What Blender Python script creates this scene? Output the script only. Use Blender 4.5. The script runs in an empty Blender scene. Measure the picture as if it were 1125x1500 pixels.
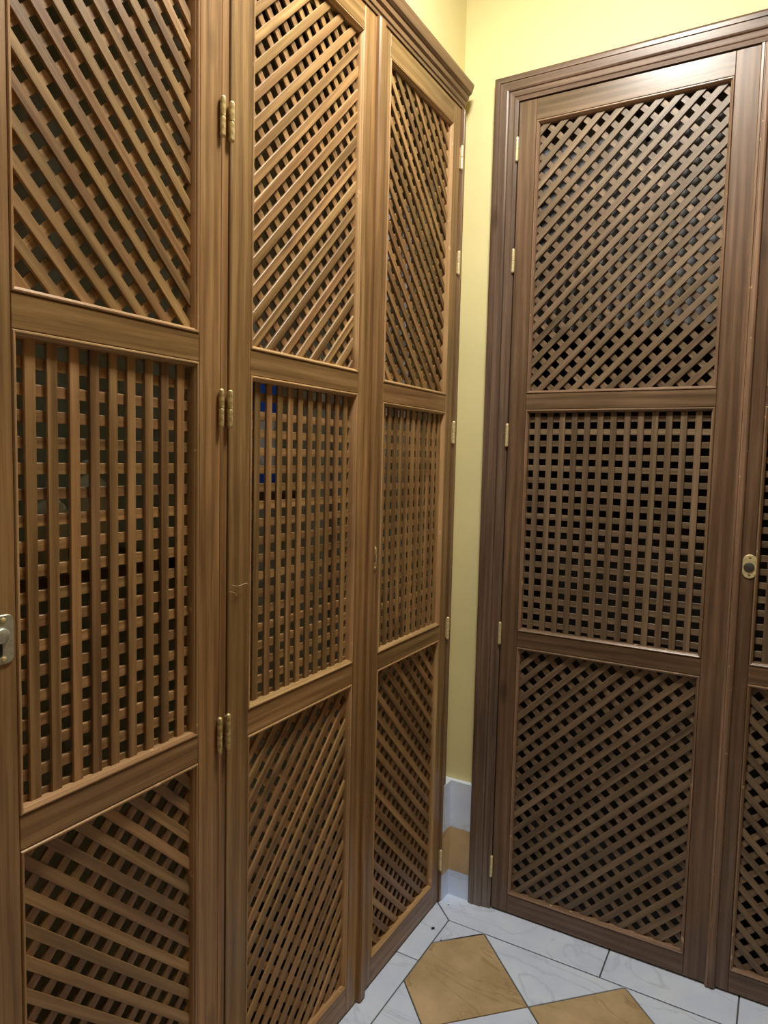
import bpy, bmesh, math, random
from mathutils import Vector, Matrix
random.seed(7)
S = bpy.context.scene
C = S.collection

# ------------------------------------------------------------------ camera
F_PX = 1026.14
yaw, pitch, roll = math.radians(-29.8457), math.radians(-4.3904), math.radians(1.3216)
fw = Vector((math.sin(yaw) * math.cos(pitch), math.cos(yaw) * math.cos(pitch), math.sin(pitch)))
r0 = Vector((math.cos(yaw), -math.sin(yaw), 0)); u0 = r0.cross(fw)
rt = r0 * math.cos(roll) + u0 * math.sin(roll)
up = u0 * math.cos(roll) - r0 * math.sin(roll)
cam = bpy.data.cameras.new('camera'); camo = bpy.data.objects.new('camera', cam); C.objects.link(camo)
CAM = Vector((0.88407, -1.99986, 1.40))
camo.matrix_world = Matrix(((rt.x, up.x, -fw.x, CAM.x), (rt.y, up.y, -fw.y, CAM.y), (rt.z, up.z, -fw.z, CAM.z), (0, 0, 0, 1)))
cam.sensor_fit = 'VERTICAL'; cam.sensor_height = 36.0; cam.lens = 36.0 * F_PX / 1500.0
cam.clip_start = 0.02
S.camera = camo

# ------------------------------------------------------------------ world, exposure
W = bpy.data.worlds.new('world'); S.world = W; W.use_nodes = True
W.node_tree.nodes['Background'].inputs[0].default_value = (0.9, 0.85, 0.75, 1)
W.node_tree.nodes['Background'].inputs[1].default_value = 0.02
S.view_settings.view_transform = 'Standard'; S.view_settings.look = 'None'
S.view_settings.gamma = 1.0; S.view_settings.use_curve_mapping = False
S.view_settings.exposure = 0.15
S.cycles.max_bounces = 8; S.cycles.diffuse_bounces = 5

# ------------------------------------------------------------------ lamps: two flat glowing ceiling discs of the corridor (built at the end)
CEIL = 2.98
LAMPS = [((0.47, -0.84, 2.925), 150.0, 0.15), ((0.58, -2.30, 2.925), 100.0, 0.055)]      # place, radiance and radius of the glass
LAMP_COLOUR = (1.0, 0.95, 0.86)

# ------------------------------------------------------------------ materials
def srgb(r, g, b):
    f = lambda c: (c / 255 / 12.92) if c / 255 <= 0.04045 else ((c / 255 + 0.055) / 1.055) ** 2.4
    return (f(r), f(g), f(b), 1)

def newmat(n):
    m = bpy.data.materials.new(n); m.use_nodes = True
    nt = m.node_tree
    return m, nt, nt.nodes, nt.links, nt.nodes['Principled BSDF']

def wood(name, dark, mid, light, rough=0.36, var=0.30, chips=0.0, scuff=0.0):
    """stained pine, grain along the object's own X axis"""
    m, nt, N, L, B = newmat(name)
    tc = N.new('ShaderNodeTexCoord'); oi = N.new('ShaderNodeObjectInfo')
    mul = N.new('ShaderNodeVectorMath'); mul.operation = 'SCALE'; mul.inputs[0].default_value = (37.0, 17.3, 23.1)
    L.new(oi.outputs['Random'], mul.inputs['Scale'])
    add = N.new('ShaderNodeVectorMath'); add.operation = 'ADD'
    L.new(tc.outputs['Object'], add.inputs[0]); L.new(mul.outputs[0], add.inputs[1])
    mp = N.new('ShaderNodeMapping'); mp.inputs['Scale'].default_value = (2.2, 75, 75); L.new(add.outputs[0], mp.inputs['Vector'])
    n1 = N.new('ShaderNodeTexNoise'); n1.inputs['Scale'].default_value = 1.6; n1.inputs['Detail'].default_value = 7; n1.inputs['Roughness'].default_value = 0.62
    n1.inputs['Distortion'].default_value = 0.5; L.new(mp.outputs[0], n1.inputs['Vector'])
    mp2 = N.new('ShaderNodeMapping'); mp2.inputs['Scale'].default_value = (0.5, 6, 6); L.new(add.outputs[0], mp2.inputs['Vector'])
    wv = N.new('ShaderNodeTexWave'); wv.wave_type = 'RINGS'; wv.rings_direction = 'X'; wv.inputs['Scale'].default_value = 2.6
    wv.inputs['Distortion'].default_value = 6.0; wv.inputs['Detail'].default_value = 3; wv.inputs['Detail Scale'].default_value = 0.8
    L.new(mp2.outputs[0], wv.inputs['Vector'])
    mixf = N.new('ShaderNodeMix'); mixf.data_type = 'FLOAT'; mixf.inputs[0].default_value = 0.16
    L.new(n1.outputs['Fac'], mixf.inputs[2]); L.new(wv.outputs['Fac'], mixf.inputs[3])
    cr = N.new('ShaderNodeValToRGB'); e = cr.color_ramp.elements
    e[0].position = 0.22; e[0].color = dark; e[1].position = 0.78; e[1].color = light
    k = cr.color_ramp.elements.new(0.5); k.color = mid
    L.new(mixf.outputs[0], cr.inputs[0])
    # broad blotches of the stain
    n2 = N.new('ShaderNodeTexNoise'); n2.inputs['Scale'].default_value = 5.0; n2.inputs['Detail'].default_value = 3
    mp3 = N.new('ShaderNodeMapping'); mp3.inputs['Scale'].default_value = (0.6, 2.5, 2.5); L.new(add.outputs[0], mp3.inputs['Vector']); L.new(mp3.outputs[0], n2.inputs['Vector'])
    # value and hue of each piece
    hsv = N.new('ShaderNodeHueSaturation')
    mr = N.new('ShaderNodeMapRange'); mr.inputs['To Min'].default_value = 1.0 - var; mr.inputs['To Max'].default_value = 1.0 + var
    L.new(oi.outputs['Random'], mr.inputs['Value'])
    mr2 = N.new('ShaderNodeMapRange'); mr2.inputs['From Min'].default_value = 0.3; mr2.inputs['From Max'].default_value = 0.7
    mr2.inputs['To Min'].default_value = 0.78; mr2.inputs['To Max'].default_value = 1.2; L.new(n2.outputs['Fac'], mr2.inputs['Value'])
    mm = N.new('ShaderNodeMath'); mm.operation = 'MULTIPLY'; L.new(mr.outputs[0], mm.inputs[0]); L.new(mr2.outputs[0], mm.inputs[1])
    L.new(mm.outputs[0], hsv.inputs['Value'])
    fr = N.new('ShaderNodeMath'); fr.operation = 'FRACT'; m7 = N.new('ShaderNodeMath'); m7.operation = 'MULTIPLY'; m7.inputs[1].default_value = 7.37
    L.new(oi.outputs['Random'], m7.inputs[0]); L.new(m7.outputs[0], fr.inputs[0])
    mr3 = N.new('ShaderNodeMapRange'); mr3.inputs['To Min'].default_value = 0.493; mr3.inputs['To Max'].default_value = 0.505; L.new(fr.outputs[0], mr3.inputs['Value'])
    L.new(mr3.outputs[0], hsv.inputs['Hue']); L.new(cr.outputs[0], hsv.inputs['Color'])
    col = hsv.outputs[0]
    # knots
    mk = N.new('ShaderNodeMapping'); mk.inputs['Scale'].default_value = (3.2, 9, 9); L.new(add.outputs[0], mk.inputs['Vector'])
    vo = N.new('ShaderNodeTexVoronoi'); vo.inputs['Scale'].default_value = 1.0; L.new(mk.outputs[0], vo.inputs['Vector'])
    kr = N.new('ShaderNodeMapRange'); kr.inputs['From Min'].default_value = 0.05; kr.inputs['From Max'].default_value = 0.16; kr.inputs['To Min'].default_value = 0.6; kr.inputs['To Max'].default_value = 0
    L.new(vo.outputs['Distance'], kr.inputs['Value'])
    kx = N.new('ShaderNodeMix'); kx.data_type = 'RGBA'; L.new(kr.outputs[0], kx.inputs[0]); L.new(col, kx.inputs[6]); kx.inputs[7].default_value = (dark[0] * .45, dark[1] * .4, dark[2] * .4, 1)
    col = kx.outputs[2]
    if chips:
        nc = N.new('ShaderNodeTexNoise'); nc.inputs['Scale'].default_value = 42; nc.inputs['Detail'].default_value = 4
        L.new(add.outputs[0], nc.inputs['Vector'])
        cm = N.new('ShaderNodeMapRange'); cm.inputs['From Min'].default_value = 0.70 - chips; cm.inputs['From Max'].default_value = 0.72 - chips; cm.inputs['To Max'].default_value = 0.8
        L.new(nc.outputs['Fac'], cm.inputs['Value'])
        cx = N.new('ShaderNodeMix'); cx.data_type = 'RGBA'; L.new(cm.outputs[0], cx.inputs[0]); L.new(col, cx.inputs[6]); cx.inputs[7].default_value = srgb(205, 170, 125)
        col = cx.outputs[2]
    if scuff:
        ge = N.new('ShaderNodeNewGeometry'); sx = N.new('ShaderNodeSeparateXYZ'); L.new(ge.outputs['Position'], sx.inputs[0])
        mz = N.new('ShaderNodeMapRange'); mz.inputs['From Min'].default_value = 0.02; mz.inputs['From Max'].default_value = 0.22; mz.inputs['To Min'].default_value = scuff; mz.inputs['To Max'].default_value = 0
        L.new(sx.outputs['Z'], mz.inputs['Value'])
        m2 = N.new('ShaderNodeMath'); m2.operation = 'MULTIPLY'; L.new(mz.outputs[0], m2.inputs[0]); L.new(n1.outputs['Fac'], m2.inputs[1])
        cx = N.new('ShaderNodeMix'); cx.data_type = 'RGBA'; L.new(m2.outputs[0], cx.inputs[0]); L.new(col, cx.inputs[6]); cx.inputs[7].default_value = srgb(140, 135, 128)
        col = cx.outputs[2]
    L.new(col, B.inputs['Base Color'])
    rr = N.new('ShaderNodeMapRange'); rr.inputs['To Min'].default_value = rough - 0.07; rr.inputs['To Max'].default_value = rough + 0.12
    L.new(n2.outputs['Fac'], rr.inputs['Value']); L.new(rr.outputs[0], B.inputs['Roughness'])
    bp = N.new('ShaderNodeBump'); bp.inputs['Strength'].default_value = 0.22; bp.inputs['Distance'].default_value = 0.0012
    L.new(n1.outputs['Fac'], bp.inputs['Height']); L.new(bp.outputs[0], B.inputs['Normal'])
    B.inputs['Specular IOR Level'].default_value = 0.5
    return m

def lin(c, k): return (c[0] * k, c[1] * k, c[2] * k, 1)
WD, WM, WL = (0.118, 0.060, 0.020, 1), (0.262, 0.150, 0.055, 1), (0.425, 0.268, 0.115, 1)
M_FRAME_L = wood('stained_pine_frame', WD, WM, WL, 0.36, 0.12, chips=0.0)
M_SLAT_L = wood('stained_pine_slat', WD, WM, WL, 0.40, 0.26)
M_BEAD_L = wood('stained_pine_bead', (0.30, 0.165, 0.06, 1), (0.43, 0.265, 0.115, 1), (0.54, 0.36, 0.18, 1), 0.33, 0.10, chips=0.02)
RD, RM, RL = (0.066, 0.039, 0.021, 1), (0.135, 0.082, 0.044, 1), (0.22, 0.140, 0.083, 1)
M_FRAME_R = wood('red_brown_pine_frame', RD, RM, RL, 0.31, 0.10)
M_SLAT_R = wood('red_brown_pine_slat', (0.082, 0.054, 0.031, 1), (0.155, 0.104, 0.059, 1), (0.235, 0.165, 0.103, 1), 0.40, 0.20)
M_BEAD_R = wood('red_brown_pine_bead', RM, RL, (0.40, 0.25, 0.155, 1), 0.30, 0.08, chips=0.02)
M_CASE = wood('architrave_pine', (0.070, 0.043, 0.029, 1), (0.135, 0.086, 0.057, 1), (0.215, 0.148, 0.103, 1), 0.34, 0.08, scuff=0.9)
M_CASE_L = wood('cornice_pine', (0.10, 0.055, 0.025, 1), (0.19, 0.108, 0.052, 1), (0.29, 0.175, 0.09, 1), 0.36, 0.08)
M_DARKWOOD = wood('shelf_wood', (0.06, 0.03, 0.012, 1), (0.11, 0.06, 0.025, 1), (0.17, 0.10, 0.045, 1), 0.5, 0.1)

def paint(name, col, rough=0.7, mottled=0.05, scale=3.0):
    m, nt, N, L, B = newmat(name)
    tc = N.new('ShaderNodeTexCoord'); n = N.new('ShaderNodeTexNoise'); n.inputs['Scale'].default_value = scale; n.inputs['Detail'].default_value = 5
    L.new(tc.outputs['Object'], n.inputs['Vector'])
    cr = N.new('ShaderNodeValToRGB'); e = cr.color_ramp.elements
    e[0].position = 0.3; e[0].color = lin(col, 1 - mottled); e[1].position = 0.7; e[1].color = lin(col, 1 + mottled)
    L.new(n.outputs['Fac'], cr.inputs[0]); L.new(cr.outputs[0], B.inputs['Base Color'])
    B.inputs['Roughness'].default_value = rough
    n3 = N.new('ShaderNodeTexNoise'); n3.inputs['Scale'].default_value = 60; L.new(tc.outputs['Object'], n3.inputs['Vector'])
    bp = N.new('ShaderNodeBump'); bp.inputs['Strength'].default_value = 0.06; bp.inputs['Distance'].default_value = 0.003
    L.new(n3.outputs['Fac'], bp.inputs['Height']); L.new(bp.outputs[0], B.inputs['Normal'])
    return m

M_YELLOW = paint('yellow_wall_paint', (0.77, 0.69, 0.345))
M_WHITE = paint('white_ceiling_paint', (0.42, 0.40, 0.34))
M_CLOSET = paint('closet_plaster', (0.66, 0.68, 0.54), 0.85)
M_PANEL = wood('wall_panelling', WD, WM, WL, 0.4, 0.1)
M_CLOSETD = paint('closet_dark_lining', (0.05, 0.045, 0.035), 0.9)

def marble(name, a, b, vein, rough=0.22, vs=3.0, vein_amt=0.6):
    m, nt, N, L, B = newmat(name)
    tc = N.new('ShaderNodeTexCoord'); oi = N.new('ShaderNodeObjectInfo')
    mul = N.new('ShaderNodeVectorMath'); mul.operation = 'SCALE'; mul.inputs[0].default_value = (11.0, 7.3, 3.1); L.new(oi.outputs['Random'], mul.inputs['Scale'])
    add = N.new('ShaderNodeVectorMath'); add.operation = 'ADD'; L.new(tc.outputs['Object'], add.inputs[0]); L.new(mul.outputs[0], add.inputs[1])
    n = N.new('ShaderNodeTexNoise'); n.inputs['Scale'].default_value = 7; n.inputs['Detail'].default_value = 8; n.inputs['Roughness'].default_value = 0.6; L.new(add.outputs[0], n.inputs['Vector'])
    cr = N.new('ShaderNodeValToRGB'); e = cr.color_ramp.elements; e[0].position = 0.3; e[0].color = a; e[1].position = 0.68; e[1].color = b; L.new(n.outputs['Fac'], cr.inputs[0])
    mp = N.new('ShaderNodeMapping'); mp.inputs['Rotation'].default_value = (0, 0, 0.7); mp.inputs['Scale'].default_value = (1, 2.2, 1); L.new(add.outputs[0], mp.inputs['Vector'])
    n2 = N.new('ShaderNodeTexNoise'); n2.inputs['Scale'].default_value = vs; n2.inputs['Detail'].default_value = 6; n2.inputs['Distortion'].default_value = 1.6; L.new(mp.outputs[0], n2.inputs['Vector'])
    s = N.new('ShaderNodeMath'); s.operation = 'SUBTRACT'; s.inputs[1].default_value = 0.5; L.new(n2.outputs['Fac'], s.inputs[0])
    ab = N.new('ShaderNodeMath'); ab.operation = 'ABSOLUTE'; L.new(s.outputs[0], ab.inputs[0])
    mr = N.new('ShaderNodeMapRange'); mr.inputs['From Max'].default_value = 0.022; mr.inputs['To Min'].default_value = vein_amt; mr.inputs['To Max'].default_value = 0; L.new(ab.outputs[0], mr.inputs['Value'])
    mq = N.new('ShaderNodeMath'); mq.operation = 'MULTIPLY'; L.new(mr.outputs[0], mq.inputs[0]); L.new(n.outputs['Fac'], mq.inputs[1])
    mx = N.new('ShaderNodeMix'); mx.data_type = 'RGBA'; L.new(mq.outputs[0], mx.inputs[0]); L.new(cr.outputs[0], mx.inputs[6]); mx.inputs[7].default_value = vein
    L.new(mx.outputs[2], B.inputs['Base Color']); B.inputs['Roughness'].default_value = rough
    return m

M_MARBLE = marble('white_marble', (0.64, 0.74, 0.95, 1), (0.76, 0.86, 1.0, 1), (0.34, 0.39, 0.50, 1), 0.3, 2.2, 0.6)
M_GOLD = marble('golden_marble', (0.40, 0.285, 0.145, 1), (0.66, 0.50, 0.29, 1), (0.19, 0.12, 0.05, 1), 0.35, 3.0, 0.8)
M_GROUT = paint('dark_grout', (0.09, 0.095, 0.10), 0.9)

def metal(name, col, rough, metallic=1.0, spots=None):
    m, nt, N, L, B = newmat(name)
    tc = N.new('ShaderNodeTexCoord'); n = N.new('ShaderNodeTexNoise'); n.inputs['Scale'].default_value = 120; n.inputs['Detail'].default_value = 3
    L.new(tc.outputs['Object'], n.inputs['Vector'])
    cr = N.new('ShaderNodeValToRGB'); e = cr.color_ramp.elements; e[0].position = 0.35; e[0].color = spots or lin(col, 0.8); e[1].position = 0.6; e[1].color = col
    L.new(n.outputs['Fac'], cr.inputs[0]); L.new(cr.outputs[0], B.inputs['Base Color'])
    B.inputs['Metallic'].default_value = metallic; B.inputs['Roughness'].default_value = rough
    return m

M_BRASS = metal('brass', (0.88, 0.76, 0.42, 1), 0.36, 0.45)
M_OLDBRASS = metal('dull_brass', (0.82, 0.68, 0.33, 1), 0.38, 0.45, (0.42, 0.31, 0.12, 1))
M_BRONZE = metal('dark_bronze', (0.30, 0.22, 0.11, 1), 0.40, 0.8, (0.10, 0.07, 0.03, 1))
M_STEEL = metal('worn_nickel', (0.60, 0.62, 0.50, 1), 0.42, 0.7)
M_BLACK = metal('black_slot', (0.012, 0.010, 0.009, 1), 0.6, 0.0)
M_LENS = metal('dark_lock_face', (0.12, 0.11, 0.09, 1), 0.45, 0.6)
M_BLUE = paint('blue_card', (0.02, 0.12, 0.75), 0.5)
M_WCARD = paint('white_card', (0.80, 0.80, 0.80), 0.6)
M_BOTTLE = paint('pale_green_plastic', (0.90, 0.93, 0.68), 0.4)
M_PIPE = paint('white_plastic', (0.85, 0.86, 0.90), 0.4)
M_GREYBOARD = paint('grey_board', (0.15, 0.15, 0.155), 0.7)
M_STRAW = paint('pale_splinter', (0.75, 0.60, 0.36), 0.6)
M_SOOT = paint('black_crumb', (0.01, 0.01, 0.012), 0.9)
def glow(name, e):
    m, nt, N, L, B = newmat(name)
    B.inputs['Base Color'].default_value = (0.9, 0.88, 0.82, 1); B.inputs['Emission Color'].default_value = (*LAMP_COLOUR, 1); B.inputs['Emission Strength'].default_value = e
    return m

# ------------------------------------------------------------------ helpers
def link(name, me, mat, parent=None):
    o = bpy.data.objects.new(name, me); C.objects.link(o)
    if mat and len(me.materials) == 0: me.materials.append(mat)
    if parent: o.parent = parent
    return o

def tag(o, label=None, cat=None, group=None, kind=None):
    if label: o['label'] = label
    if cat: o['category'] = cat
    if group: o['group'] = group
    if kind: o['kind'] = kind
    return o

def empty(name, loc, rz=0.0):
    o = bpy.data.objects.new(name, None); C.objects.link(o); o.location = loc; o.rotation_euler = (0, 0, rz); o.empty_display_size = 0.05
    return o

def mesh(name, vs, fs, smooth=False):
    me = bpy.data.meshes.new(name); me.from_pydata([tuple(v) for v in vs], [], fs); me.update()
    bm = bmesh.new(); bm.from_mesh(me); bmesh.ops.recalc_face_normals(bm, faces=bm.faces); bm.to_mesh(me); bm.free()
    if smooth:
        for p in me.polygons: p.use_smooth = True
    return me

def inset(poly, c):
    """shrink a convex counter-clockwise polygon by c"""
    n = len(poly); out = []
    for i in range(n):
        a, b, d = Vector(poly[i - 1]), Vector(poly[i]), Vector(poly[(i + 1) % n])
        e1, e2 = (b - a), (d - b)
        if e1.length < 1e-6 or e2.length < 1e-6: out.append(tuple(b)); continue
        e1.normalize(); e2.normalize()
        n1, n2 = Vector((-e1.y, e1.x)), Vector((-e2.y, e2.x))
        k = n1 + n2; den = 1 + n1.dot(n2)
        out.append(tuple(b + k * (c / max(den, 0.35))))
    return out

def area(poly): return 0.5 * sum(poly[i - 1][0] * poly[i][1] - poly[i][0] * poly[i - 1][1] for i in range(len(poly)))

def prism(name, poly, d0, d1, ch=0.0008):
    """polygon in (u, v) given depth d0 (front) to d1 (back) along local Y, front arris eased"""
    if area(poly) < 0: poly = poly[::-1]
    n = len(poly); q = inset(poly, ch)
    vs = [(u, d0, v) for u, v in q] + [(u, d0 + ch, v) for u, v in poly] + [(u, d1, v) for u, v in poly]
    fs = [list(range(n)), list(range(2 * n, 3 * n))[::-1]]
    for k in (0, 1):
        for i in range(n):
            j = (i + 1) % n; fs.append([k * n + i, (k + 1) * n + i, (k + 1) * n + j, k * n + j])
    return mesh(name, vs, fs)

def clip(poly, h0, h1, z0, z1):
    for ax, val, sg in ((0, h0, 1), (0, h1, -1), (1, z0, 1), (1, z1, -1)):
        out = []
        for i in range(len(poly)):
            a, b = poly[i - 1], poly[i]
            da, db = sg * (a[ax] - val), sg * (b[ax] - val)
            if da * db < 0:
                t = da / (da - db); out.append((a[0] + (b[0] - a[0]) * t, a[1] + (b[1] - a[1]) * t))
            if db >= 0: out.append(b)
        poly = out
        if len(poly) < 3: return []
    res = []
    for p in poly:
        if not res or (abs(p[0] - res[-1][0]) + abs(p[1] - res[-1][1])) > 1e-5: res.append(p)
    if len(res) > 2 and abs(res[0][0] - res[-1][0]) + abs(res[0][1] - res[-1][1]) < 1e-5: res.pop()
    return res

def piece(name, poly, phi, d0, d1, mat, parent, ch=0.0008):
    """flat piece in a door's plane; poly in (h, z); grain runs at angle phi"""
    cx = sum(p[0] for p in poly) / len(poly); cz = sum(p[1] for p in poly) / len(poly)
    c, s = math.cos(phi), math.sin(phi)
    loc = [((p[0] - cx) * c + (p[1] - cz) * s, -(p[0] - cx) * s + (p[1] - cz) * c) for p in poly]
    o = link(name, prism(name, loc, d0, d1, ch), mat, parent)
    o.location = (cx, 0, cz); o.rotation_euler = (0, -phi, 0)
    return o

def board(name, h0, h1, z0, z1, d0, d1, grain, mat, parent, ch=0.0012):
    return piece(name, [(h0, z0), (h1, z0), (h1, z1), (h0, z1)], math.pi / 2 if grain == 'v' else 0.0, d0, d1, mat, parent, ch)

def box(name, x0, x1, y0, y1, z0, z1, mat, parent=None, bev=0.0):
    bm = bmesh.new(); bmesh.ops.create_cube(bm, size=1.0)
    cx, cy, cz = (x0 + x1) / 2, (y0 + y1) / 2, (z0 + z1) / 2
    for v in bm.verts: v.co = Vector((v.co.x * (x1 - x0), v.co.y * (y1 - y0), v.co.z * (z1 - z0)))
    if bev: bmesh.ops.bevel(bm, geom=bm.edges[:], offset=bev, segments=2, affect='EDGES')
    me = bpy.data.meshes.new(name); bm.to_mesh(me); bm.free()
    o = link(name, me, mat, parent); o.location = (cx, cy, cz)
    return o

def lathe(name, prof, seg, mat, parent=None, smooth=True, axis='z'):
    """profile [(r, z)] turned about Z (or about Y: local depth)"""
    vs, fs = [], []
    for r, z in prof:
        for k in range(seg):
            a = 2 * math.pi * k / seg
            p = (r * math.cos(a), r * math.sin(a), z)
            vs.append(p if axis == 'z' else (p[0], z, p[1]))
    for i in range(len(prof) - 1):
        for k in range(seg):
            a, b = i * seg + k, i * seg + (k + 1) % seg
            fs.append([a, b, b + seg, a + seg])
    fs.append(list(range(seg))); fs.append(list(range((len(prof) - 1) * seg, len(prof) * seg)))
    me = mesh(name, vs, fs)
    if smooth:
        for p in me.polygons:
            p.use_smooth = len(p.vertices) == 4
    return link(name, me, mat, parent)

def tube(name, pts, r, mat, parent=None, seg=6):
    cu = bpy.data.curves.new(name, 'CURVE'); cu.dimensions = '3D'; cu.bevel_depth = r; cu.bevel_resolution = 1; cu.resolution_u = 6
    sp = cu.splines.new('NURBS'); sp.points.add(len(pts) - 1); sp.use_endpoint_u = True; sp.order_u = 3
    for p, q in zip(sp.points, pts): p.co = (*q, 1)
    cu.materials.append(mat)
    tmp = bpy.data.objects.new(name + '_curve', cu); me = bpy.data.meshes.new_from_object(tmp)
    bpy.data.objects.remove(tmp); me.name = name
    return link(name, me, mat, parent)

# ------------------------------------------------------------------ room shell
XL, YB = -0.027, 0.014          # faces of the left and the back wall
XR, YF = 1.74, -3.7
def st(o, label, cat='wall', kind='structure'): return tag(o, label, cat, None, kind)

wl = empty('wall_left', (0, 0, 0)); st(wl, 'yellow painted plaster above the left lattice doors')
box('plaster', XL - 0.12, XL, YF, YB + 0.10, 2.46, CEIL, M_YELLOW, wl)
box('plaster', XL - 0.12, XL, YF, -1.60, 0, 2.46, M_YELLOW, wl)
box('plaster', XL - 0.12, XL, -0.045, YB + 0.10, 0, 2.46, M_YELLOW, wl)
wb = empty('wall_back', (0, 0, 0)); st(wb, 'yellow painted plaster strip and band around the facing double door')
box('plaster', XL, XR, YB, YB + 0.12, 2.47, CEIL, M_YELLOW, wb)
box('plaster', XL, 0.12, YB, YB + 0.12, 0, 2.47, M_YELLOW, wb)
box('plaster', 1.43, XR, YB, YB + 0.12, 0, 2.47, M_YELLOW, wb)
st(box('wall_right', XR, XR + 0.1, YF, YB + 0.12, 0, CEIL, M_PANEL), 'wood panelled wall out of view beside the double door')
st(box('wall_front', XL, XR, YF - 0.1, YF, 0, CEIL, M_PANEL), 'wood panelled wall behind the viewer')
st(box('ceiling', XL - 0.12, XR + 0.1, YF - 0.1, YB + 0.12, CEIL, CEIL + 0.1, M_WHITE), 'white ceiling above the corner', 'ceiling')

# closets behind the doors
cl = empty('wall_closet_left', (0, 0, 0)); st(cl, 'dim plaster lining of the closet behind the left doors')
box('lining', -0.49, -0.47, -1.62, 0.0, 0, 2.6, M_CLOSET, cl)
box('lining', -0.60, XL - 0.12, -1.64, -1.62, 0, 2.6, M_CLOSET, cl)
box('lining', -0.60, XL - 0.12, YB + 0.10, YB + 0.12, 0, 2.6, M_CLOSET, cl)
box('lining', -0.60, XL - 0.12, -1.62, YB + 0.10, 2.6, 2.62, M_CLOSETD, cl)
box('lining', -0.60, -0.60 + 0.02, 0.0, YB + 0.10, 0, 2.6, M_CLOSETD, cl)
box('partition', -0.47, -0.07, -1.054, -1.032, 0, 2.6, M_CLOSET, cl)
box('partition_jamb', -0.07, -0.038, -1.058, -1.028, 0, 2.6, M_CLOSETD, cl)
cb = empty('wall_closet_back', (0, 0, 0)); st(cb, 'dark lining of the closet behind the facing double door')
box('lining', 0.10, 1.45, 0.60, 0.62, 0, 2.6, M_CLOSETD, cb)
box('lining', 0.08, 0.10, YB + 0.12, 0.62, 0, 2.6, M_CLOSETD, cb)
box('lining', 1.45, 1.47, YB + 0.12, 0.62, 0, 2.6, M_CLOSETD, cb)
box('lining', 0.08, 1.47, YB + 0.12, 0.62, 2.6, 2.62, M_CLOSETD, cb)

# floor: dark bed with every stone laid on it
fl = box('floor', -0.62, XR, YF, 0.62, -0.06, -0.004, M_GROUT); st(fl, 'marble floor of white and golden squares set diagonally with a white border', 'floor')
fl_par = Matrix.Translation(-Vector(fl.location))
J = 0.0020
def tile(poly, mat, name='tile'):
    if area(poly) < 0: poly = poly[::-1]
    q = inset(poly, J)
    if area(q) < 2e-4: return
    cx = sum(p[0] for p in q) / len(q); cy = sum(p[1] for p in q) / len(q)
    n = len(q); z = random.uniform(-0.0003, 0.0003); t = inset(q, 0.0008)
    vs = [(x - cx, y - cy, z) for x, y in t] + [(x - cx, y - cy, z - 0.0008) for x, y in q] + [(x - cx, y - cy, -0.012) for x, y in q]
    fs = [list(range(n))]
    for k in (0, 1):
        for i in range(n):
            j = (i + 1) % n; fs.append([k * n + i, (k + 1) * n + i, (k + 1) * n + j, k * n + j])
    o = link(name, mesh(name, vs, fs), mat, fl)
    o.location = Vector((cx, cy, 0)) - Vector(fl.location)
    return o
SX, SY = 0.067, -0.121
FX, FY = 1.60, -1.75
xs = [0.518, 0.853, 1.19, XR]
prev = SX
for i, x in enumerate(xs):
    if i == 0: tile([(-0.03, -0.033), (SX, SY), (x, SY), (x, 0.03), (-0.03, 0.03)], M_MARBLE, 'border_stone')
    else: tile([(prev, SY), (x, SY), (x, 0.03), (prev, 0.03)], M_MARBLE, 'border_stone')
    prev = x
ys = [-0.3235, -0.63, -0.95, -1.28, -1.6, FY]
prev = SY
for i, y in enumerate(ys):
    if i == 0: tile([(SX, SY), (SX, y), (-0.04, y), (-0.04, -0.025)], M_MARBLE, 'border_stone')
    else: tile([(SX, prev), (SX, y), (-0.04, y), (-0.04, prev)], M_MARBLE, 'border_stone')
    prev = y
HD = 0.2018
for i in range(-1, 9):
    for j in range(-1, 14):
        cx, cy = 0.1825 + HD * i, -0.3240 - HD * j
        if (i + j) % 2: continue
        gold = i % 2 == 0
        pl = clip([(cx - HD, cy), (cx, cy - HD), (cx + HD, cy), (cx, cy + HD)], SX, FX, FY, SY)
        if len(pl) >= 3: tile(pl, M_GOLD if gold else M_MARBLE)
tile([(FX, FY), (XR, FY), (XR, SY), (FX, SY)], M_MARBLE, 'border_stone')

# skirting of three stones in the corner
sk = empty('baseboard_back', (0, 0, 0)); tag(sk, 'corner skirting of white, golden and white marble stones below yellow strip', 'skirting', None, 'structure')
for z0, z1, m in ((0.0003, 0.083, M_MARBLE), (0.084, 0.226, M_GOLD), (0.227, 0.379, M_MARBLE)):
    L6 = [(-0.026, YB + 0.002), (-0.026, -0.049), (0.0085, -0.049), (0.0085, -0.003), (0.079, -0.003), (0.079, YB + 0.002)]
    vs = [(x, y, z) for z in (z0, z1) for x, y in L6]
    fs = [[0, 5, 4, 3], [0, 3, 2, 1], [6, 9, 10, 11], [6, 7, 8, 9]] + [[i, (i + 1) % 6, 6 + (i + 1) % 6, 6 + i] for i in range(6)]
    link('tile', mesh('tile', vs, fs), m, sk)

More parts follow.
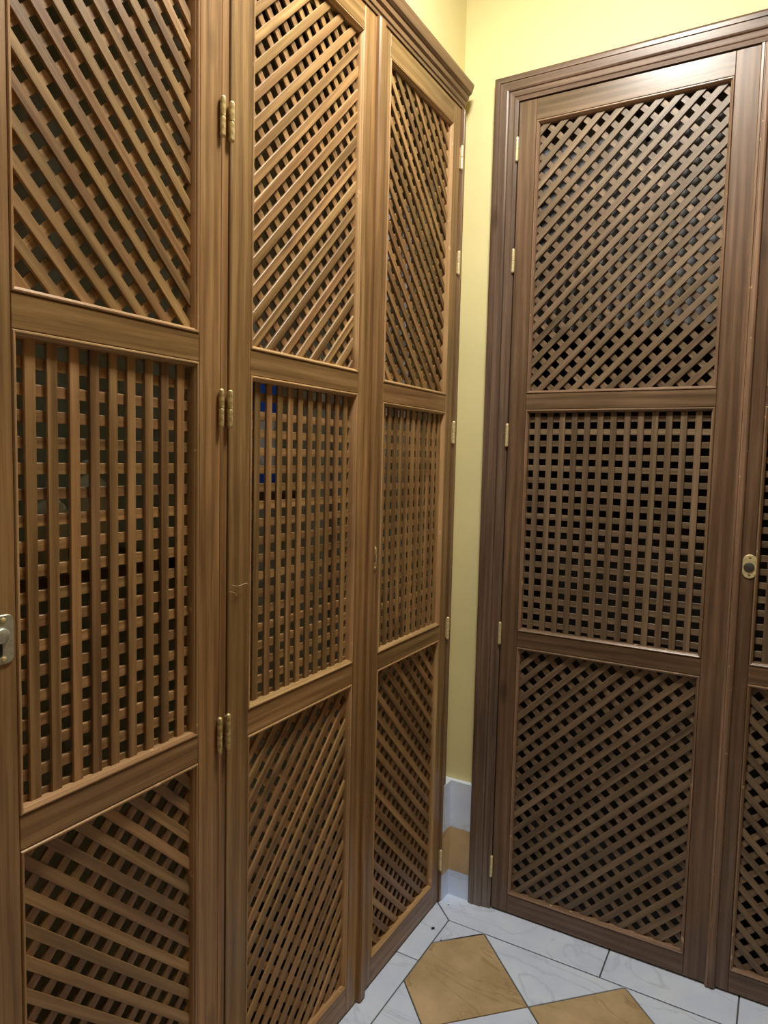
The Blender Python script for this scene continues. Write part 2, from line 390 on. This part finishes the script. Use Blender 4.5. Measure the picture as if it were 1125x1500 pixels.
# ------------------------------------------------------------------ moulded surrounds (mitred profile)
def sweep(name, prof, a, b, mitre_a, mitre_b, mat, parent, phi):
    """profile [(w, d)]: w from the outer edge inwards, d depth; a, b: outer end points in (h, z); inward is to the left of a->b.
    mitre: end shift along the run for each unit of w"""
    a, b = Vector(a), Vector(b); t = (b - a).normalized(); inn = Vector((-t.y, t.x))
    n = len(prof); vs = []
    mid = (a + b) / 2
    c, s = math.cos(phi), math.sin(phi)
    for P, sg, mt in ((a, 1, mitre_a), (b, -1, mitre_b)):
        for w, d in prof:
            q = P + inn * w + t * (sg * mt * w) - mid
            vs.append((q.x * c + q.y * s, d, -q.x * s + q.y * c))
    fs = [list(range(n)), list(range(n, 2 * n))[::-1]]
    for i in range(n):
        j = (i + 1) % n; fs.append([i, j, n + j, n + i])
    o = link(name, mesh(name, vs, fs), mat, parent)
    o.location = (mid.x, 0, mid.y); o.rotation_euler = (0, -phi, 0)
    return o

ARCH = [(0.0, 0.016), (0.0, -0.006), (0.0015, -0.010), (0.008, -0.013), (0.018, -0.013), (0.0195, -0.0105), (0.021, -0.012), (0.040, -0.011), (0.044, -0.009),
        (0.0455, -0.0055), (0.048, -0.0075), (0.060, -0.006), (0.0625, -0.0035), (0.064, -0.0045), (0.0735, -0.003), (0.0735, 0.020)]
PI = math.pi
# back wall surround (door D and E): local X = world X
tb = empty('trim_1', (0, 0, 0)); tag(tb, 'moulded dark wood architrave around the facing double door', 'architrave', None, 'structure')
K0, K1, KT = 0.0802, 1.468, 2.5045
sweep('jamb_moulding', ARCH, (K0, KT), (K0, 0.0), 1, 0, M_CASE, tb, PI / 2)
sweep('head_moulding', ARCH, (K1, KT), (K0, KT), 1, 1, M_CASE, tb, 0)
sweep('jamb_moulding', ARCH, (K1, 0.0), (K1, KT), 0, 1, M_CASE, tb, PI / 2)
box('lining_board', K0 + 0.02, K0 + 0.0745, 0.021, YB + 0.13, 0, 2.43, M_CASE, tb)

# left wall surround: rotated so that local X = world +Y, local Y = world -X
tl = empty('trim_2', (0, 0, 0), PI / 2); tag(tl, 'moulded wood cornice and narrow end strip around the left lattice doors', 'architrave', None, 'structure')
CORN = [(0.0, 0.026), (0.0, -0.020), (0.003, -0.0235), (0.010, -0.024), (0.030, -0.0205), (0.036, -0.016), (0.0375, -0.012), (0.040, -0.014), (0.050, -0.012), (0.053, -0.009),
        (0.0545, -0.0055), (0.057, -0.0075), (0.067, -0.006), (0.069, -0.003), (0.078, -0.003), (0.078, 0.03)]
LT = 2.4975
sweep('head_moulding', CORN, (-0.026, LT), (-1.58, LT), 0.28, 1, M_CASE_L, tl, 0)
NARROW = [(0.0, 0.026), (0.0, -0.003), (0.002, -0.006), (0.010, -0.006), (0.0115, -0.0035), (0.013, -0.005), (0.0225, -0.004), (0.0225, 0.03)]
sweep('jamb_moulding', NARROW, (-0.0370, 0.0), (-0.0370, 2.4205), 0, 0, M_CASE_L, tl, PI / 2)
sweep('jamb_moulding', CORN, (-1.58, LT), (-1.58, 0.0), 1, 0, M_CASE_L, tl, PI / 2)
# post between the two doors hinged together
po = empty('trim_3', (0, 0, 0), PI / 2); tag(po, 'slim wooden post carrying two rows of brass hinges between lattice doors', 'door post', None, 'structure')
board('post', -1.0535, -1.0325, 0.0, 2.421, 0.002, 0.036, 'v', M_FRAME_L, po, 0.0025)

# ------------------------------------------------------------------ lattice doors
SW = 0.0165      # slat width
F0, F1, B1 = 0.0100, 0.0150, 0.0202
def bead_frame(par, h0, h1, z0, z1, mat):
    """h0..z1: the clear opening; the bead is 10 mm wide around it, lowest at the opening"""
    P = [(0.0, 0.0045), (0.0010, 0.0006), (0.0022, -0.0012), (0.0042, -0.0014), (0.0060, 0.0002), (0.0066, 0.0022), (0.0082, 0.0034), (0.0094, 0.0062), (0.0100, 0.0100), (0.0100, 0.0235), (0.0, 0.0235)]
    w = 0.010
    sweep('bead', P, (h0 - w, z0 - w), (h1 + w, z0 - w), 1, 1, mat, par, 0)
    sweep('bead', P, (h1 + w, z0 - w), (h1 + w, z1 + w), 1, 1, mat, par, PI / 2)
    sweep('bead', P, (h1 + w, z1 + w), (h0 - w, z1 + w), 1, 1, mat, par, 0)
    sweep('bead', P, (h0 - w, z1 + w), (h0 - w, z0 - w), 1, 1, mat, par, PI / 2)

def slat_line(par, mat, h0, h1, z0, z1, k, zc, href, d0, d1):
    """slat whose centre line is z = zc + k (h - href)"""
    phi = math.atan(k); hw = SW / 2 / math.cos(phi)
    wob = random.uniform(-0.0006, 0.0006); ka = k + random.uniform(-0.002, 0.002)
    a, b = h0 - 0.1, h1 + 0.1
    za, zb = zc + wob + ka * (a - href), zc + wob + ka * (b - href)
    pl = clip([(a, za - hw), (b, zb - hw), (b, zb + hw), (a, za + hw)], h0, h1, z0, z1)
    if len(pl) < 3 or abs(area(pl)) < 6e-5: return
    piece('slat', pl, phi, d0 + random.uniform(0, 0.0003), d1, mat, par, 0.0007)

def diag_panel(par, mat, h0, h1, z0, z1, front, back):
    e = 0.004
    for (k, zc, href, dz), (d0, d1) in ((front, (F0, F1)), (back, (F1 + 0.0002, B1))):
        zl = [zc + k * (h - href) for h in (h0, h1)]
        n0 = math.floor((z0 - max(zl)) / dz) - 1; n1 = math.ceil((z1 - min(zl)) / dz) + 1
        for n in range(n0, n1 + 1):
            slat_line(par, mat, h0 - e, h1 + e, z0 - e, z1 + e, k, zc + n * dz, href, d0, d1)

def grid_panel(par, mat, h0, h1, z0, z1, vert, hor):
    e = 0.004; hw = SW / 2
    c, p = vert
    n0 = math.ceil((h0 - c) / p); n1 = math.floor((h1 - c) / p)
    for n in range(n0, n1 + 1):
        x = c + n * p + random.uniform(-0.0008, 0.0008)
        pl = clip([(x - hw, z0 - e), (x + hw, z0 - e), (x + hw, z1 + e), (x - hw, z1 + e)], h0 - e, h1 + e, z0 - e, z1 + e)
        if pl: piece('slat', pl, PI / 2, F0 + random.uniform(0, 0.0003), F1, mat, par, 0.0007)
    c, p = hor[0], abs(hor[1])
    n0 = math.ceil((z0 - c) / p - 0.3); n1 = math.floor((z1 - c) / p + 0.3)
    for n in range(n0, n1 + 1):
        z = c + n * p + random.uniform(-0.0006, 0.0006)
        pl = clip([(h0 - e, z - hw), (h1 + e, z - hw), (h1 + e, z + hw), (h0 - e, z + hw)], h0 - e, h1 + e, z0 - e, z1 + e)
        if len(pl) >= 3 and area(pl) > 6e-5: piece('slat', pl, 0, F1 + 0.0002, B1, mat, par, 0.0007)

KPROF = [(0.0004, -0.0348), (0.0026, -0.0344), (0.0041, -0.0332), (0.0047, -0.0314), (0.0047, -0.0305), (0.0047, -0.0020), (0.0047, -0.0012), (0.0042, -0.0005), (0.0030, -0.0003)]
def hinge(par, h, z, mat, dep=-0.0062):
    hg = empty('hinge', (h, dep, z)); hg.parent = par
    lathe('knuckle', [(r, zz) for r, zz in KPROF], 14, mat, hg)
    k2 = lathe('knuckle', [(r, -zz) for r, zz in KPROF][::-1], 14, mat, hg)
    lathe('pin', [(0.0030, -0.0016), (0.0030, 0.0016)], 10, M_BLACK, hg)
    bx = box('hinge_leaf', -0.0012, 0.0012, 0.002, 0.016, -0.029, 0.029, mat, hg)
    return hg
HZ = (2.280, 1.980, 1.4815, 0.8840, 0.1400)

def stadium(w, h, n=10):
    r = w / 2; pts = []
    for k in range(n + 1):
        a = PI * k / n; pts.append((r * math.cos(a), h / 2 - r + r * math.sin(a)))
    for k in range(n + 1):
        a = PI + PI * k / n; pts.append((r * math.cos(a), -(h / 2 - r) + r * math.sin(a)))
    return pts
def rrect(w, h, r, n=5):
    pts = []
    for cx, cz, a0 in ((w / 2 - r, h / 2 - r, 0), (-w / 2 + r, h / 2 - r, PI / 2), (-w / 2 + r, -h / 2 + r, PI), (w / 2 - r, -h / 2 + r, 1.5 * PI)):
        for k in range(n + 1):
            a = a0 + PI / 2 * k / n; pts.append((cx + r * math.cos(a), cz + r * math.sin(a)))
    return pts

def lattice_door(loc, rz, H, stile_l, stile_r, OH, Z, mats, mid, up, low, label, zb=0.006, zt=2.4195):
    """H: leaf edges (h0, h1); OH: clear opening; Z: the six opening heights from the top"""
    fm, sm, bm_ = mats
    t = empty('lattice_door', loc, rz)
    base = Vector((H[0] + H[1], 0, 0)) / 2
    tag(t, label, 'door', None, 'thing')
    w = 0.010; h0, h1 = OH
    ob = []
    board('stile', H[0], h0 - w, zb, zt, 0.0, 0.034, 'v', fm, t)
    board('stile', h1 + w, H[1], zb, zt, 0.0, 0.034, 'v', fm, t)
    for a, b in ((Z[0] + w, zt), (Z[2] + w, Z[1] - w), (Z[4] + w, Z[3] - w), (zb, Z[5] - w)):
        board('rail', h0 - w + 0.0003, h1 + w - 0.0003, a, b, 0.0004, 0.034, 'h', fm, t)
    for a, b in ((Z[1], Z[0]), (Z[3], Z[2]), (Z[5], Z[4])):
        bead_frame(t, h0, h1, a, b, bm_)
    diag_panel(t, sm, h0, h1, Z[1], Z[0], *up)
    grid_panel(t, sm, h0, h1, Z[3], Z[2], *mid)
    diag_panel(t, sm, h0, h1, Z[5], Z[4], *low)
    return t

def settle(t, h):
    """move the door's Empty to the foot of the leaf without moving its parts"""
    for ch in t.children: ch.location.x -= h
    d = Vector((math.cos(t.rotation_euler.z), math.sin(t.rotation_euler.z), 0)) * h
    t.location = Vector(t.location) + d

ML = (M_FRAME_L, M_SLAT_L, M_BEAD_L); MR = (M_FRAME_R, M_SLAT_R, M_BEAD_R)
def tl_h(y): return -2 + (y + 2) * 1.01131      # opening edges lie 10 mm behind the leaf's face
def tl_z(z): return 1.4 + (z - 1.4) * 1.01131
def tr_h(x): return 0.88407 + (x - 0.88407) * 1.005
def tr_z(z): return 1.4 + (z - 1.4) * 1.005

# A: nearest on the left wall
ZA = [tl_z(z) for z in (2.343, 1.6117, 1.5464, 0.9133, 0.8453, 0.0985)]
A = lattice_door((0, 0, 0), PI / 2, (-1.4945, -1.0545), 0, 0, (tl_h(-1.4387), tl_h(-1.1256)), ZA, ML,
                 ((-1.4103, 0.03392), (1.5172, -0.0357)),
                 ((-1.01, 1.9742, -1.427, 0.0499), (1.0, 1.9268, -1.402, 0.0494)),
                 ((-1.0, 0.8262, -1.43, 0.0500), (1.0, 0.7885, -1.4135, 0.0505)),
                 'wooden lattice door with a nickel lock plate, nearest of the left row')
for z in HZ: hinge(A, -1.0580, z, M_OLDBRASS)
lk = empty('lock', (-1.4665, 0, 1.150)); lk.parent = A
link('lock_plate', prism('lock_plate', rrect(0.039, 0.066, 0.009), -0.0022, 0.001, 0.0008), M_STEEL, lk)
lathe('lock_cylinder', [(0.0105, -0.0022), (0.0105, -0.0052), (0.0085, -0.0068), (0.002, -0.0072)], 20, M_STEEL, lk, True, 'y').location = (0.002, 0, 0.006)
link('keyhole', prism('keyhole', rrect(0.007, 0.026, 0.003), -0.0026, 0.0, 0.0003), M_BLACK, lk).location = (0.0, 0, -0.009)
for zz in (0.026, -0.026): lathe('screw', [(0.0038, -0.0022), (0.0034, -0.0032), (0.001, -0.0035)], 10, M_OLDBRASS, lk, True, 'y').location = (0.005, 0, zz)
settle(A, -1.2745)

# B: middle
ZB = [tl_z(z) for z in (2.343, 1.6043, 1.5389, 0.9191, 0.8498, 0.0985)]
Bd = lattice_door((0, 0, 0), PI / 2, (-1.0315, -0.5370), 0, 0, (tl_h(-0.9759), tl_h(-0.6199)), ZB, ML,
                  ((-0.9402, 0.03455), (1.5126, -0.0352)),
                  ((1.026, 2.1486, -0.97, 0.0505), (-1.0, 2.2320, -0.9043, 0.0500)),
                  ((1.035, 0.5870, -0.9647, 0.0510), (-1.0, 0.7275, -0.9, 0.0500)),
                  'wooden lattice door between hinged post and narrow corner door, blue-banded carton behind')
for z in HZ: hinge(Bd, -1.0355, z, M_OLDBRASS)
settle(Bd, -0.784)

# C: narrow door in the corner
ZC = [tl_z(z) for z in (2.341, 1.5954, 1.5295, 0.9152, 0.8536, 0.0985)]
Cd = lattice_door((0, 0, 0), PI / 2, (-0.5365, -0.0610), 0, 0, (tl_h(-0.4841), tl_h(-0.1391)), ZC, ML,
                  ((-0.4525, 0.03273), (1.5013, -0.0349)),
                  ((-1.0, 1.8473, -0.4693, 0.0499), (1.0, 2.2829, -0.4314, 0.0497)),
                  ((-1.0, 0.8468, -0.465, 0.0510), (1.0, 0.8009, -0.449, 0.0490)),
                  'narrow wooden lattice door with bronze keyhole plate, hinged beside the yellow corner strip')
strip = board('cover_strip', -0.5450, -0.5170, 0.004, 2.418, -0.0115, -0.0002, 'v', M_FRAME_L, Cd, 0.0035)
for z in HZ: hinge(Cd, -0.0605, z + 0.0, M_BRASS)
lk = empty('lock', (-0.5040, 0, 1.150)); lk.parent = Cd
link('lock_plate', prism('lock_plate', stadium(0.019, 0.062), -0.0025, 0.001, 0.0008), M_OLDBRASS, lk)
link('keyhole', prism('keyhole', stadium(0.0055, 0.020), -0.0029, 0.0, 0.0003), M_BLACK, lk)
for zz in (0.024, -0.024): lathe('screw', [(0.0034, -0.0025), (0.003, -0.0036), (0.001, -0.0040)], 10, M_BRASS, lk, True, 'y').location = (0, 0, zz)
settle(Cd, -0.2985)

# D: the wide leaf facing us
ZD = [tr_z(z) for z in (2.3535, 1.6061, 1.5413, 0.9027, 0.8361, 0.0797)]
D = lattice_door((0, 0, 0), 0, (0.1560, 0.7690), 0, 0, (tr_h(0.2198), tr_h(0.7046)), ZD, MR,
                 ((0.2419, 0.03597), (1.4880, -0.03556)),
                 ((1.0, 2.1217, 0.0, 0.05022), (-1.0, 2.5658 + 0.0251, 0.0, 0.05015)),
                 ((1.0, 0.6136, 0.0, 0.05146), (-1.04, 1.0588 + 0.0257, 0.0, 0.0515)),
                 'wide wooden lattice door in full view, brass hinges along its left edge', zt=2.4275)
for z in (2.296, 1.982, 1.4765, 0.8790, 0.1405): hinge(D, 0.1545, z, M_BRASS, -0.0060)
settle(D, 0.4625)

# E: its partner, cut off by the picture's edge
E_ = lattice_door((0, 0, 0), 0, (0.7725, 1.3925), 0, 0, (tr_h(0.8352), tr_h(1.3250)), ZD, MR,
                  ((0.8620, 0.03597), (1.4880, -0.03556)),
                  ((-1.0, 3.2150, 0.0, 0.05022), (1.0, 1.5250, 0.0, 0.05015)),
                  ((-1.0, 1.6638 + 0.0254, 0.0, 0.0508), (1.0, -0.0440 + 0.0254, 0.0, 0.0512)),
                  'wooden lattice door with an oval brass lock plate, partner of the wide door', zt=2.4275)
SP = [(0.0, 0.0), (0.0, -0.006), (0.002, -0.0085), (0.007, -0.0095), (0.0085, -0.0065), (0.0105, -0.0065), (0.012, -0.0095), (0.019, -0.0095), (0.023, -0.007), (0.0255, -0.002), (0.0255, 0.0)]
sweep('cover_strip', SP, (0.7685, 2.4265), (0.7685, 0.005), 0, 0, M_BEAD_R, E_, PI / 2)
for z in (2.296, 1.982, 1.4765, 0.8790, 0.1405): hinge(E_, 1.3940, z, M_BRASS, -0.0060)
lk = empty('lock', (0.8135, 0, 1.1465)); lk.parent = E_
link('lock_plate', prism('lock_plate', stadium(0.0325, 0.0615, 12), -0.0030, 0.001, 0.0014), M_BRASS, lk)
lathe('lock_cylinder', [(0.0125, -0.0030), (0.0125, -0.0044), (0.0115, -0.0050), (0.0008, -0.0050)], 24, M_LENS, lk, True, 'y').location = (-0.001, 0, -0.002)
for zz in (0.0225, -0.0215): lathe('screw', [(0.0030, -0.0030), (0.0026, -0.0036), (0.0008, -0.0038)], 10, M_BRONZE, lk, True, 'y').location = (0, 0, zz)
settle(E_, 1.0825)

# ------------------------------------------------------------------ things glimpsed through the lattice
def shelf(x0, x1, y0, y1, z, label):
    return tag(box('closet_shelf', x0, x1, y0, y1, z - 0.02, z, M_DARKWOOD, None, 0.002), label, 'shelf')
shelf(-0.40, -0.065, -1.618, -1.0585, 1.210, 'dark closet shelf with pale bottles behind the nearest lattice door')
def bottle(x, y, z, h, r, label):
    t = empty('bottle', (x, y, z)); tag(t, label, 'bottle', 'bottles on the closet shelf')
    lathe('body', [(r * .9, 0.0), (r, 0.004), (r, h * .68), (r * .8, h * .78), (r * .38, h * .85), (r * .38, h * .9)], 16, M_BOTTLE, t)
    lathe('cap', [(r * .45, h * .88), (r * .45, h * .99), (r * .3, h)], 14, M_WCARD, t)
bottle(-0.165, -1.198, 1.2102, 0.175, 0.031, 'pale green plastic bottle on closet shelf, taller and nearest the hinges')
bottle(-0.165, -1.275, 1.2102, 0.130, 0.026, 'short pale bottle on closet shelf, left of the taller bottle')

shelf(-0.46, -0.24, -1.0315, -0.48, 1.308, 'dark closet shelf under the blue-banded carton behind middle door')
ct = empty('carton', (-0.36, -0.60, 1.308)); tag(ct, 'white carton with blue bands top and bottom, behind middle lattice door', 'carton')
box('carton_body', -0.058, 0.058, -0.078, 0.078, 0.0003, 0.288, M_WCARD, ct, 0.003)
box('blue_band', -0.060, 0.060, -0.080, 0.080, 0.004, 0.055, M_BLUE, ct, 0.002)
box('blue_band', -0.060, 0.060, -0.080, 0.080, 0.195, 0.285, M_BLUE, ct, 0.002)
for x, y, lab in ((-0.15, -0.470, 'white upright pipe in closet, seen beside middle door\'s right stile'),
                  (-0.16, -0.200, 'white upright pipe in closet behind left half of corner door'),
                  (-0.17, -0.060, 'white upright pipe in closet behind right half of corner door')):
    t = empty('closet_pipe', (x, y, 0)); tag(t, lab, 'pipe', 'white closet pipes')
    lathe('pipe', [(0.015, -0.004), (0.015, 2.6)], 16, M_PIPE, t)
    lathe('coupling', [(0.0152, 1.74), (0.019, 1.742), (0.019, 1.80), (0.0152, 1.802)], 16, M_PIPE, t)

# grey board with round holes hung behind the wide door's top panel
bm = bmesh.new()
def hole_board(x0, x1, z0, z1, holes, r, th):
    n = 12; vs = []; 
    cells = []
    xs_ = sorted({x0, x1} | {round(h[0] - r * 1.6, 5) for h in holes} | {round(h[0] + r * 1.6, 5) for h in holes})
    zs_ = sorted({z0, z1} | {round(h[1] - r * 1.6, 5) for h in holes} | {round(h[1] + r * 1.6, 5) for h in holes})
    for i in range(len(xs_) - 1):
        for j in range(len(zs_) - 1):
            a, b, c_, d_ = xs_[i], xs_[i + 1], zs_[j], zs_[j + 1]
            hh = [h for h in holes if a - 1e-4 < h[0] < b + 1e-4 and c_ - 1e-4 < h[1] < d_ + 1e-4 and abs((a + b) / 2 - h[0]) < 1e-3 and abs((c_ + d_) / 2 - h[1]) < 1e-3]
            if not hh:
                for y in (0, th): bm.faces.new([bm.verts.new((x, y, z)) for x, z in ((a, c_), (b, c_), (b, d_), (a, d_))])
            else:
                hx, hz = hh[0]
                ring = [(hx + r * math.cos(2 * PI * k / n + PI / 4), hz + r * math.sin(2 * PI * k / n + PI / 4)) for k in range(n)]
                cor = [(b, d_), (a, d_), (a, c_), (b, c_)]
                q = n // 4
                for y in (0, th):
                    for s_ in range(4):
                        seg = [ring[(s_ * q + k) % n] for k in range(q + 1)]
                        f = [cor[s_], cor[(s_ + 1) % 4]] + seg[::-1]
                        bm.faces.new([bm.verts.new((x, y, z)) for x, z in f])
                for k in range(n):
                    p, p2 = ring[k], ring[(k + 1) % n]
                    bm.faces.new([bm.verts.new(v) for v in ((p[0], 0, p[1]), (p2[0], 0, p2[1]), (p2[0], th, p2[1]), (p[0], th, p[1]))])
    for (a, c_, b, d_) in ((x0, z0, x1, z0), (x1, z0, x1, z1), (x1, z1, x0, z1), (x0, z1, x0, z0)):
        bm.faces.new([bm.verts.new(v) for v in ((a, 0, c_), (b, 0, d_), (b, th, d_), (a, th, c_))])
hx = [-0.05 + 0.034 * i for i in range(4)]
hole_board(-0.30, 0.30, -0.64, 0.0, [(x + 0.055, -0.135 + 0.034 * j) for x in hx for j in range(3)], 0.0085, 0.006)
bmesh.ops.remove_doubles(bm, verts=bm.verts, dist=1e-5); bmesh.ops.recalc_face_normals(bm, faces=bm.faces)
me = bpy.data.meshes.new('perforated_board'); bm.to_mesh(me); bm.free()
pb = link('perforated_board', me, M_GREYBOARD); pb.location = (0.462, 0.066, 2.42)
tag(pb, 'grey board with a cluster of round holes behind wide door\'s top lattice', 'board')

# ------------------------------------------------------------------ small details
for pts in ([(-1.024, -0.003, 1.159), (-1.012, -0.006, 1.154), (-0.996, -0.007, 1.158), (-0.984, -0.005, 1.157), (-0.978, -0.001, 1.153)],
            [(-1.030, -0.002, 1.147), (-1.022, -0.005, 1.146), (-1.013, -0.004, 1.139), (-1.009, -0.001, 1.136)]):
    q = [(p[0] + 0.784, p[1], p[2]) for p in pts]
    tube('splinter', q, 0.0004, M_STRAW, Bd)
def crumb(x, y, r, label):
    b = bmesh.new(); bmesh.ops.create_icosphere(b, subdivisions=2, radius=r)
    for v in b.verts: v.co = Vector((v.co.x * 1.5, v.co.y * 0.9, v.co.z * 0.7)) * random.uniform(0.75, 1.15)
    zmin = min(v.co.z for v in b.verts)
    me = bpy.data.meshes.new('crumb'); b.to_mesh(me); b.free()
    o = link('crumb', me, M_SOOT); o.location = (x, y, -zmin + 0.0002); o.rotation_euler = (0, 0, 0.9); tag(o, label, 'crumb')
crumb(0.0440, -0.184, 0.0040, 'black crumb on the white border stone beside narrow corner door')
crumb(0.0860, -0.217, 0.0018, 'tiny black speck on the small white corner triangle of floor')
crumb(0.0360, -0.057, 0.0018, 'tiny dark speck on floor border in front of corner skirting')

for p, e, r in LAMPS:
    t = empty('ceiling_lamp', (p[0], p[1], CEIL)); tag(t, 'large round ceiling lamp with white glass, nearer the corner' if p[1] > -1.5 else 'small round ceiling lamp with white glass, behind the viewer', 'lamp', 'round ceiling lamps')
    dz = p[2] - CEIL + 0.055
    lathe('lamp_body', [(r + 0.015, dz - 0.042), (r + 0.025, dz - 0.036), (r + 0.025, dz - 0.006), (0.05, dz), (0.05, -0.001)], 32, M_WCARD, t)
    lathe('diffuser', [(r, dz - 0.0425), (r, dz - 0.048), (r - 0.012, dz - 0.052)], 32, glow('lamp_glass', e), t, False)
